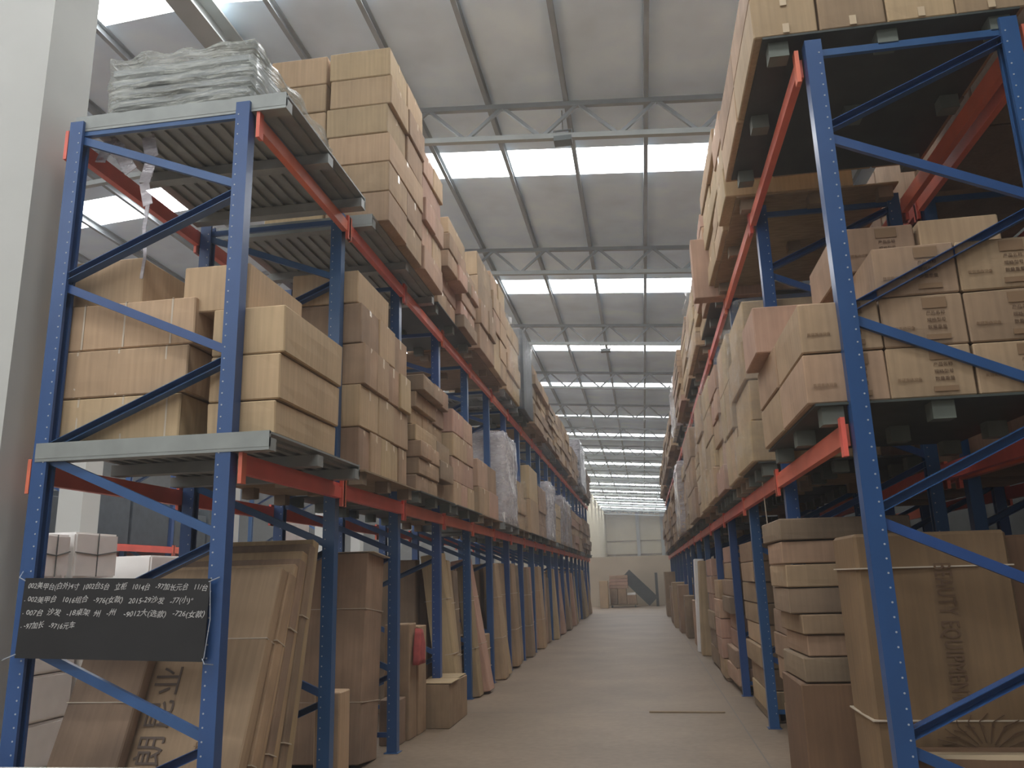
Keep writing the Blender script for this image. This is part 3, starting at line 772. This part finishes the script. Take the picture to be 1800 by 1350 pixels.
# ================================================= LEFT FLOOR
def slab(x0, x1, yb, h, t, lean=0, leanx=0, m='flat', label='', name='flat_carton', strap=True, group=None, cat='box', rz=0, zoff=0.0):
    """tall flat carton standing on edge; lean tips its top away (+y), leanx tips its top toward the rack"""
    w = x1-x0
    root_z = zoff + (abs(math.sin(leanx))*w if leanx < 0 else 0)
    sd = abs(math.sin(lean))*t
    me = carton_mesh(w, t, h, .008, .012, .006, sub=2, seed=yb+x0)
    # pivot at the rear bottom edge so that nothing sinks below the floor
    for v in me.vertices: v.co.y -= t/2
    o = link(name, me, M[m])
    px_ = x1 if leanx > 0 else x0
    for v in me.vertices: v.co.x += -(w/2) if leanx <= 0 else -(w/2)
    if leanx > 0:      # top toward -x, pivot at left... right edge lifts
        for v in me.vertices: v.co.x += w
        o.location = (x0, yb+t, root_z)
    else:
        o.location = (x1, yb+t, root_z)
    o.rotation_euler = Euler((-lean, -leanx if leanx else 0, rz))
    tag(o, label, cat, group)
    if strap:
        ox = w/2 if leanx > 0 else -w/2
        for f in (.28, .72):
            MB().box(ox-w/2-.009, ox+w/2+.009, -t-.010, .010, h*f-.0035, h*f+.0035).build('strap', M['strap'], o)
    return o
G = 'flat cartons leaning inside the first left bay'
p1 = slab(-3.72, -3.25, 4.64, 1.30, .09, .40, 0, 'worn', 'dull flat carton leaning low at the left, under the blackboard', group=G, rz=.0)
p2 = slab(-3.56, -2.52, 4.78, 1.83, .11, .40, 0, 'tan', 'wide flat carton with large dark characters behind the blackboard', group=G)
tm = text_mesh('天朗昆业', .20, 0, .001, 0, 1.15)
link('lettering', tm, M['ink'], p2, (-.60, -.126, .72), (PI/2, -PI/2, 0))
tm = text_mesh('电 动 床', .07, 0, .001, 0, 1.3)
link('lettering', tm, M['printlt'], p2, (-.28, -.126, .75), (PI/2, -PI/2, 0))
yb = 4.93
for i, (h, t, ln, m, xr) in enumerate(((1.78, .12, .385, 'brown', -2.50), (1.84, .09, .36, 'tan', -2.52), (1.86, .11, .33, 'worn', -2.50), (1.9, .12, .30, 'flat', -2.52), (1.95, .10, .27, 'worn', -2.5), (1.97, .12, .24, 'flat', -2.51))):
    slab(-3.58+.03*i, xr, yb, h, t, ln, 0, m, '%s flat carton from the front in the leaning pack, first left bay' % ORD[i+3], group=G, strap=i % 2 == 0)
    yb += t/math.cos(ln)+.012
G = 'goods on the floor of the second left bay'
o = slab(-3.5, -2.57, 7.3, 1.84, .5, .10, 0, 'worn', 'big stained tall carton with straps in the second left bay', name='tall_carton', group=G)
MB().box(-.95, .06, -.5, .0, 1.842, 1.85).build('lid_board', M['strap'], o)
carton(-2.68, -2.47, 6.55, 6.80, 0.001, .75, 'tan', 'narrow open carton standing beside the second blue upright', group=G)
carton(-2.74, -2.53, 8.38, 8.62, 0.001, .44, 'worn', 'short greyish carton at the aisle edge, third left bay', group=G)
carton(-2.78, -2.5, 8.66, 8.92, 0.001, 1.16, 'brown', 'tall narrow brown carton behind the short greyish one', group=G)
carton(-2.75, -2.48, 8.95, 9.25, 0.001, 1.12, 'brown', 'tall narrow carton left of the small aisle carton', group=G)
carton(-3.0, -2.62, 9.42, 9.76, 0.001, .72, 'tan', 'low carton behind the small aisle carton', group=G)
carton(-2.60, -2.23, 9.32, 10.25, 0.001, .47, 'brown', 'small square carton standing out in the aisle on the left', group=G, extra=('flap', 0))
# red cloth hung over the narrow cartons
from mathutils import noise as _nz
me = crumple(.07, .24, .36, .03, 6, 4)
for v in me.vertices:
    f = 1-.6*max(0, v.co.z-.12)/.24; v.co.y = v.co.y*f+.12*(v.co.z-.18)
o = link('cloth_bag', me, M['red'], None, (-2.44, 8.82, .74)); tag(o, 'crumpled red bag hanging on the narrow cartons at left', 'bag')

rr = random.Random(21)
y = 9.95; n = 0
near = [(10.32, .2, 1.93, 'tan', .13), (10.56, .22, 1.85, 'tan', .10), (10.82, .3, 1.70, 'worn', .04), (11.66, .26, 1.85, 'flat', .10), (12.0, .34, 1.90, 'pink', .17), (12.5, .26, 1.90, 'worn', .17), (12.82, .4, .75, 'brown', 0.02),
        (13.6, .38, 1.85, 'tan', .08), (14.1, .28, 1.82, 'tan', .13), (14.40, .6, 1.86, 'brown', .03), (15.3, .5, 1.85, 'flat', .05), (16.0, .5, 1.83, 'worn', .04), (16.9, .4, 1.8, 'brown', .03)]
y = 17.3
while y < 37.2:
    t = rr.uniform(.3, .7)
    for k in range(25):
        c = LY0+k*LP
        if y < c+.12 and y+t > c-.03: y = c+.13
    near.append((y, t, rr.uniform(1.55, 1.88), rr.choice(['tan', 'flat', 'worn', 'brown', 'pink']), rr.uniform(.02, .09))); y += t+rr.uniform(.02, .12)
for i, (y, t, h, m, lx) in enumerate(near):
    xb = -2.34 + (rr.uniform(-.04, .03)) - (0.12 if lx < .05 else 0) + (.1 if 11.9 < y < 12.2 else 0)
    w = rr.uniform(.14, .3) if lx > .05 else .75
    x1 = xb; x0 = xb-w
    # lean the top back toward the rack
    me = carton_mesh(w, t, h, .01, .012, .008, sub=2, seed=y)
    for v in me.vertices: v.co.x += w/2      # pivot at the rack-side bottom edge
    o = link('tall_carton', me, M[m], None, (x0, y+t/2, .002), (0, -lx, rr.uniform(-.03, .03)))
    tag(o, '%s tall %s carton leaning in the left floor row, %s from the front' % ({'tan': 'light', 'flat': 'plain', 'worn': 'stained', 'brown': 'brown', 'pink': 'reddish'}[m], 'thin' if w < .4 else 'broad', ordn(i+1)), 'box', 'tall cartons on the left floor')
    if y < 20:
        for f in (.35, .7): MB().box(-.01, w+.01, -t/2-.01, t/2+.01, h*f-.004, h*f+.004).build('strap', M['strap'], o)
    if lx <= .05: continue
    # a broader carton standing behind it fills the bay
    me = carton_mesh(.7, t, h*.97, .01, .01, .006, sub=1, seed=y+1)
    o = link('tall_carton', me, M['worn'], None, (x0-.40-math.tan(lx)*h*1.03, y+t/2, .002))
    tag(o, 'stained tall carton behind the leaning one standing %s in the left floor row' % ordn(i+1), 'box', 'rear tall cartons on the left floor')

# white foam boxes beyond the first bay
G = 'white foam boxes stacked beyond the left rack'
for i, (x0, x1, y0, y1, z0, z1, nm) in enumerate((
        (-5.0, -4.42, 5.50, 5.80, 1.70, 2.03, 'top white foam box at the left of the foam pile'),
        (-5.0, -4.40, 5.50, 5.95, 1.36, 1.695, 'second white foam box at the left of the foam pile'),
        (-5.0, -4.40, 5.50, 5.95, 1.0, 1.355, 'third white foam box at the left of the foam pile'),
        (-5.0, -4.40, 5.50, 5.95, .5, .995, 'fourth white foam box at the left of the foam pile'),
        (-5.0, -4.40, 5.50, 5.95, 0.001, .495, 'lowest white foam box at the left of the foam pile'),
        (-4.95, -4.42, 5.86, 6.4, 1.70, 2.06, 'top white foam box of the second foam column'),
        (-5.0, -4.38, 6.0, 6.75, 1.2, 1.695, 'upper white foam box of the second foam column, wider'),
        (-5.0, -4.38, 6.0, 6.75, .6, 1.195, 'middle white foam box of the second foam column'),
        (-5.0, -4.38, 6.0, 6.75, 0.001, .595, 'lowest white foam box of the second foam column'),
        (-5.0, -4.4, 6.85, 7.5, 1.3, 1.90, 'white foam box right of the tall foam columns'),
        (-5.0, -4.4, 6.85, 7.5, .65, 1.295, 'white foam box below the right-hand foam box'),
        (-5.0, -4.4, 6.85, 7.5, 0.001, .645, 'white foam box on the floor at the right of the pile'),
        (-5.0, -4.4, 7.7, 8.4, .9, 1.88, 'far white foam box at the right end of the pile'),
        (-5.0, -4.4, 7.7, 8.4, 0.001, .895, 'far white foam box on the floor, right end'))):
    x0, x1, y0, y1 = x0*1.28, x1*1.28, y0*1.28, y1*1.28
    z0, z1 = [(1.6+(q-1.6)*1.28 if q > 1.15 else q*1.02/1.2 if q > .01 else .001) for q in (z0, z1)]
    o = link('foam_box', carton_mesh(x1-x0, y1-y0, z1-z0-.004, .02, 0, .006, seg=2, seed=i), M['white'], None, ((x0+x1)/2, (y0+y1)/2, z0))
    tag(o, nm, 'foam box', G)
    sx, sy, sz = x1-x0, y1-y0, z1-z0
    if i in (0, 1, 5, 6): MB().tube([(sx/2+.004, -sy/2, sz*.55), (sx/2+.006, 0, sz*.5), (sx/2+.004, sy/2, sz*.6)], .006, 5).tube([(sx/2+.005, 0, .01), (sx/2+.005, .0, sz-.01)], .006, 5).build('binding_cord', M['darkwall'], o)
o = link('foam_box', carton_mesh(1.15, .35, .655, .015, 0, .004), M['white'], None, (-3.33, 4.2, .001)); tag(o, 'low white foam box before the left end frame', 'foam box')
# slatted bundle lying behind the leaning pack
r = empty('slat_bundle', (-4.6, 9.6, 1.45), 0, 'dark bundle of thin slats beyond the leaning flat cartons', 'slats')
rr = random.Random(9)
for k in range(8):
    MB().bar((-.3+rr.uniform(0, .1), -1.1+rr.uniform(-.1, .2), .42+k*.012), (.4+rr.uniform(-.1, .1), 1.0, .40+k*.014), .07, .008).build('slat', M['green'], r)
MB().box(-.3, .4, -.9, .9, -1.45, .40).build('support_box', M['worn'], r)
# white panel further back in the same gap
o = MB().box(-.03, .03, -.55, .55, 0, 1.1).build('white_panel', M['white'], None, (-5.6, 16.9, 2.0)); tag(o, 'white panel seen over the leaning pack beyond the left rack', 'panel')
o.location = (-5.6, 12.6, 1.5)
o2 = MB().box(-.4, .4, -.6, .6, 0, 1.495).build('panel_stand', M['darkwall'], None, (-5.6, 12.6, 0)); tag(o2, 'dark crate carrying the white panel beyond the left rack', 'crate')
# goods on the far left rack, coloured dark to paint the shade there
for i in range(8):
    y_ = 7+(i//2)*2.7+.14+(i % 2)*1.28
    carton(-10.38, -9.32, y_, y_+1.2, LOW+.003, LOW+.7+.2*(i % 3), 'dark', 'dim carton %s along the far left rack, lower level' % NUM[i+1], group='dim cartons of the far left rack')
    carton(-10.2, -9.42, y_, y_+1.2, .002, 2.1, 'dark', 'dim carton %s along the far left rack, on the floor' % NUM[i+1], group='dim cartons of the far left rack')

# ================================================= RIGHT FLOOR
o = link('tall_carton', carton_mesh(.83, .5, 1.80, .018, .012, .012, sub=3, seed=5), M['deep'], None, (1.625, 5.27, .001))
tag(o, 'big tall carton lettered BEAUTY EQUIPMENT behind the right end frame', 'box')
tm = text_mesh('BEAUTY EQUIPMENT', .135, 0, .001, 0, 1.1)
_w = max(v.co.x for v in tm.vertices)-min(v.co.x for v in tm.vertices)
for v in tm.vertices: v.co.x *= .74/_w
link('lettering', tm, M['print'], o, (.04, -.268, 1.25), (PI/2, PI/2, 0))
mb = MB()
for a0 in range(9):
    t = PI*(.1+.1*a0); mb.tube([(.14+.07*math.cos(t), -.265, .62+.05*math.sin(t)), (.14+.20*math.cos(t+.1), -.266, .63+.15*math.sin(t)), (.14+.27*math.cos(t-.1), -.265, .63+.19*math.sin(t))], .003, 4)
    t2 = t+.12; mb.tube([(.14+.16*math.cos(t), -.266, .63+.12*math.sin(t)), (.14+.23*math.cos(t2), -.265, .63+.14*math.sin(t2))], .003, 4)
mb.build('printed_emblem', M['print'], o)
for z in (.78, 1.60): MB().box(-.427, .427, -.263, .263, z-.004, z+.004).build('strap', M['strap'], o)
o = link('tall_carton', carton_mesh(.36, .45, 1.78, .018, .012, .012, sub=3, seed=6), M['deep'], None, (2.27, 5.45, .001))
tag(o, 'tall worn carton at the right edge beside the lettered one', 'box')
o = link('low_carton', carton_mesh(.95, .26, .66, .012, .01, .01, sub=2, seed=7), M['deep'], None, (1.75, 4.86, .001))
tag(o, 'low brown carton with taped top before the lettered carton', 'box')
MB().box(-.47, .47, -.133, -.06, .64, .664).build('tape', M['tape'], o)
G = 'flat cartons piled beside the lettered carton'
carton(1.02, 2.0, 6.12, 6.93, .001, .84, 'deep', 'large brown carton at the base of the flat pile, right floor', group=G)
z = .845; rr = random.Random(5)
hs = [.17, .15, .14, .18, .165, .165, .16]; ox = [.04, .10, .06, -.01, -.03, -.04, -.06]
for i, h in enumerate(hs):
    x0 = 1.02+ox[i]*.7; carton(x0, x0+.9, 6.14+rr.uniform(-.02, .02), 6.90+rr.uniform(-.04, .03), z, z+h-.006, 'brown' if i % 3 else 'worn',
                            'flat carton, %s from the bottom of the pile beside the lettered carton' % ORD[i+2], group=G, rz=rr.uniform(-.03, .03)); z += h
def pile(y0, y1, xf, ztop, lay, bay, m, jit=.03, zb=.10, sag=0):
    h = (ztop-zb)/lay
    o = MB().box(xf+.05, xf+.95, y0+.05, y1-.05, 0, .02).box(xf+.02, xf+.12, y0, y1, .02, zb-.004).box(xf+.8, xf+.9, y0, y1, .02, zb-.004).build('base_pallet', M['wood'])
    tag(o, 'low wooden pallet under the flat pile in right floor bay %s' % NUM[bay], 'pallet', 'pallets')
    for i in range(lay):
        mm = random.choice(m); d = random.uniform(-jit, jit)
        carton(xf+d, xf+d+.9, y0+random.uniform(-jit, jit), y1+random.uniform(-jit, jit), zb+i*h, zb+(i+1)*h-.006, mm, '%s flat carton in right floor bay %s, layer %s from the floor' % (TONE[mm], NUM[bay], NUM[i+1]),
               group='flat piles on the right floor', rz=random.uniform(-.02, .02), name='flat_carton')
pile(7.25, 8.9, 1.3, 1.7, 7, 2, ['worn', 'brown'], .03)
pile(9.65, 10.95, 1.24, 1.95, 8, 3, ['tan', 'brown'], .03)
pile(11.85, 13.1, 1.20, 1.98, 8, 4, ['worn', 'pink', 'brown'], .05)
pile(13.15, 13.95, 1.12, 1.5, 5, 5, ['pink', 'brown'], .02, .05)
pile(14.6, 16.0, 1.15, 1.85, 6, 6, ['pink', 'worn'], .03, .05)
for i, (x, y0, w, t, h, m, ln) in enumerate(((1.05, 17.2, .22, .5, 1.85, 'tan', .04), (1.02, 18.0, .2, .3, 1.9, 'white', .03), (1.08, 19.5, .5, .7, 1.0, 'brown', 0), (1.0, 21.8, .5, .9, 1.05, 'worn', 0),
                                         (.92, 23.7, .5, 1.0, 1.3, 'brown', 0), (.85, 26.1, .5, 1.2, 1.35, 'tan', 0), (.85, 28.4, .5, 1.2, 1.2, 'worn', 0), (.8, 33.1, .5, 1.4, 1.7, 'brown', 0))):
    me = carton_mesh(w, t, h, .01, .008, .006, sub=1, seed=y0)
    o = link('tall_carton', me, M[m], None, (x+w/2, y0+t/2, .002), (0, ln, 0))
    tag(o, '%s upright carton at the right aisle edge, %s from the camera' % ({'white': 'whitish'}.get(m, TONE[m]), ORD[i+1]), 'box', 'upright cartons at the right aisle edge')
# lath on the floor
o = MB().box(-.44, .44, -.03, .03, 0, .012).build('wooden_lath', M['wood'], None, (.40, 10.38, 0.001), (0, 0, -.06)); tag(o, 'thin wooden lath lying across the aisle floor', 'lath')
# cord hanging from the right lower beam
o = MB().tube([(1.16, 7.9, 2.42), (1.165, 7.9, 2.2), (1.17, 7.9, 1.97)], .006, 5).build('twine', M['strap']); tag(o, 'pale cord hanging beneath the right lower beam', 'cord')

# ================================================= END OF THE AISLE
def tb(name, x0, x1, y0, y1, z0, z1, m, lab, cat='box', **k):
    o = link(name, carton_mesh(x1-x0, y1-y0, z1-z0, .01, .005, .01, seed=x0), M[m], None, ((x0+x1)/2, (y0+y1)/2, z0), **k); tag(o, lab, cat); return o
tb('carton', -2.30, -1.86, 42.5, 43.3, .002, 1.36, 'tan', 'tan carton at the end of the aisle, left of the brown pile')
for i in range(4):
    tb('flat_carton', -1.85+.02*i, -.86, 43.3, 44.2, .95+i*.17, 1.112+i*.17, 'pink', 'flat reddish carton in the aisle-end pile, %s from below' % ORD[i+1])
tb('carton', -1.80, -1.42, 43.3, 44.2, .16, .945, 'worn', 'dull carton under the flat ones, left at the aisle end')
tb('carton', -1.40, -.96, 43.25, 44.2, .16, .945, 'brown', 'dark brown carton under the flat ones, middle of the aisle end')
tb('carton', -.94, -.46, 43.3, 44.0, .16, .60, 'brown', 'low brown carton at the right of the aisle-end pile')
tb('carton', -.92, -.50, 43.35, 44.0, .605, .72, 'white', 'pale bundle lying on the low brown carton')
r = empty('hand_truck', (-1.1, 43.7, 0), 0, 'low trolley with small wheels under the aisle-end pile', 'trolley')
MB().box(-.75, .7, -.5, .5, .11, .155).build('platform', M['wood'], r)
for sx in (-.62, .57):
    for sy_ in (-.42, .42): MB().tube([(sx-.03, sy_, .055), (sx+.03, sy_, .055)], .054, 10).build('wheel', M['lampm'], r)
o = MB().box(-.32, .32, -.03, .03, 0, 2.0).build('leaning_board', M['darkwall'], None, (.42, 44.0, .02), (0, -.78, 0)); o.location.z = .25
tag(o, 'dark board leaning against the aisle-end pile', 'board')
o = MB().box(-.07, .07, -.07, .07, 0, 1.7).build('dark_post', M['darkwall'], None, (.62, 44.1, 0)); tag(o, 'short dark post at the right of the aisle end', 'post')

# ------------------------------------------------------------------ turn the carton list into objects
def size(c):
    x0, x1, y0, y1, z0, z1 = c['b']
    d = math.hypot((x0+x1)/2, (y0+y1)/2)
    return ((x1-x0)*(z1-z0)/d/d*1.0 + (y1-y0)*(z1-z0)*abs((x0+x1)/2)/d/d/d)
CARTONS.sort(key=size, reverse=True)
print('cartons', len(CARTONS))
for i, c in enumerate(CARTONS[:300]):
    x0, x1, y0, y1, z0, z1 = c['b']; sx, sy, sz = x1-x0, y1-y0, z1-z0
    near = y0 < 14
    me = carton_mesh(sx, sy, sz, .008 if near else 0.006, .007 if near else 0, .004, sub=2 if near else 0, seed=i)
    o = link(c['name'], me, M[c['m']], None, ((x0+x1)/2, (y0+y1)/2, z0), (0, 0, c['rz']))
    tag(o, c['label'], 'box', c['group'])
    e = c['extra']
    if e and e[0] == 'straps': straps_front(o, sx, sy, sz, e[1])
    elif e and e[0] == 'tape' and y0 < 12: tape_side(o, sx, sy, sz, e[1])
    elif e and e[0] == 'tapef':
        MB().box(-.02, .02, -sy/2-.012, -sy/2-.009, sz*.7, sz-.01).box(-.02, .02, -sy/2-.012, -sy/2-.009, .01, sz*.25).build('tape', M['tape'], o)
    elif e and e[0] == 'flap':
        MB().box(-sx/2+.01, sx/2+.02, -sy/2, -.01, sz+.004, sz+.012).box(-sx/2, sx/2-.01, .01, sy/2, sz+.006, sz+.014).build('lid_flap', M['tan'], o)
    elif e and e[0] == 'print':
        yf = -sy/2-.009
        k = e[1]
        mb = MB(); rq = random.Random(i)
        # dark printed column: header block, rows of small characters, footer bar
        mb.box(.0, .13, yf-.0015, yf, sz*.72, sz*.93)
        mb.build('printed_panel', M['printlt'], o)
        MB().box(.0, .13, yf-.0015, yf, sz*.10, sz*.20).build('printed_panel', M['printlt'], o)
        for q in range(3):
            link('lettering', text_mesh(['产品名称', '规格型号', '数量重量'][q], .026, 0, .0008), M['print'], o, (.065, yf-.001, sz*(.62-.14*q)), (PI/2, 0, 0))
        link('lettering', text_mesh('美容美体设备', .022, 0, .0008), M['printlt'], o, (-.12, yf-.001, sz*.35), (PI/2, 0, 0))
rest = CARTONS[300:]
if rest:
    for mname in ('x',):
        me = bpy.data.meshes.new('distant_cartons'); mb = MB(); mi = []
        names = sorted({c['m'] for c in rest})
        for c in rest:
            mb.box(*c['b']); mi += [names.index(c['m'])]*6
        me.from_pydata(mb.v, [], mb.f)
        for q in names: me.materials.append(M[q])
        for p, k in zip(me.polygons, mi): p.material_index = k
        o = bpy.data.objects.new('distant_cartons', me); C.objects.link(o)
        tag(o, 'small far-off cartons on both racks deep down the aisle', 'boxes', None, 'stuff')
print('objects', len(bpy.data.objects))
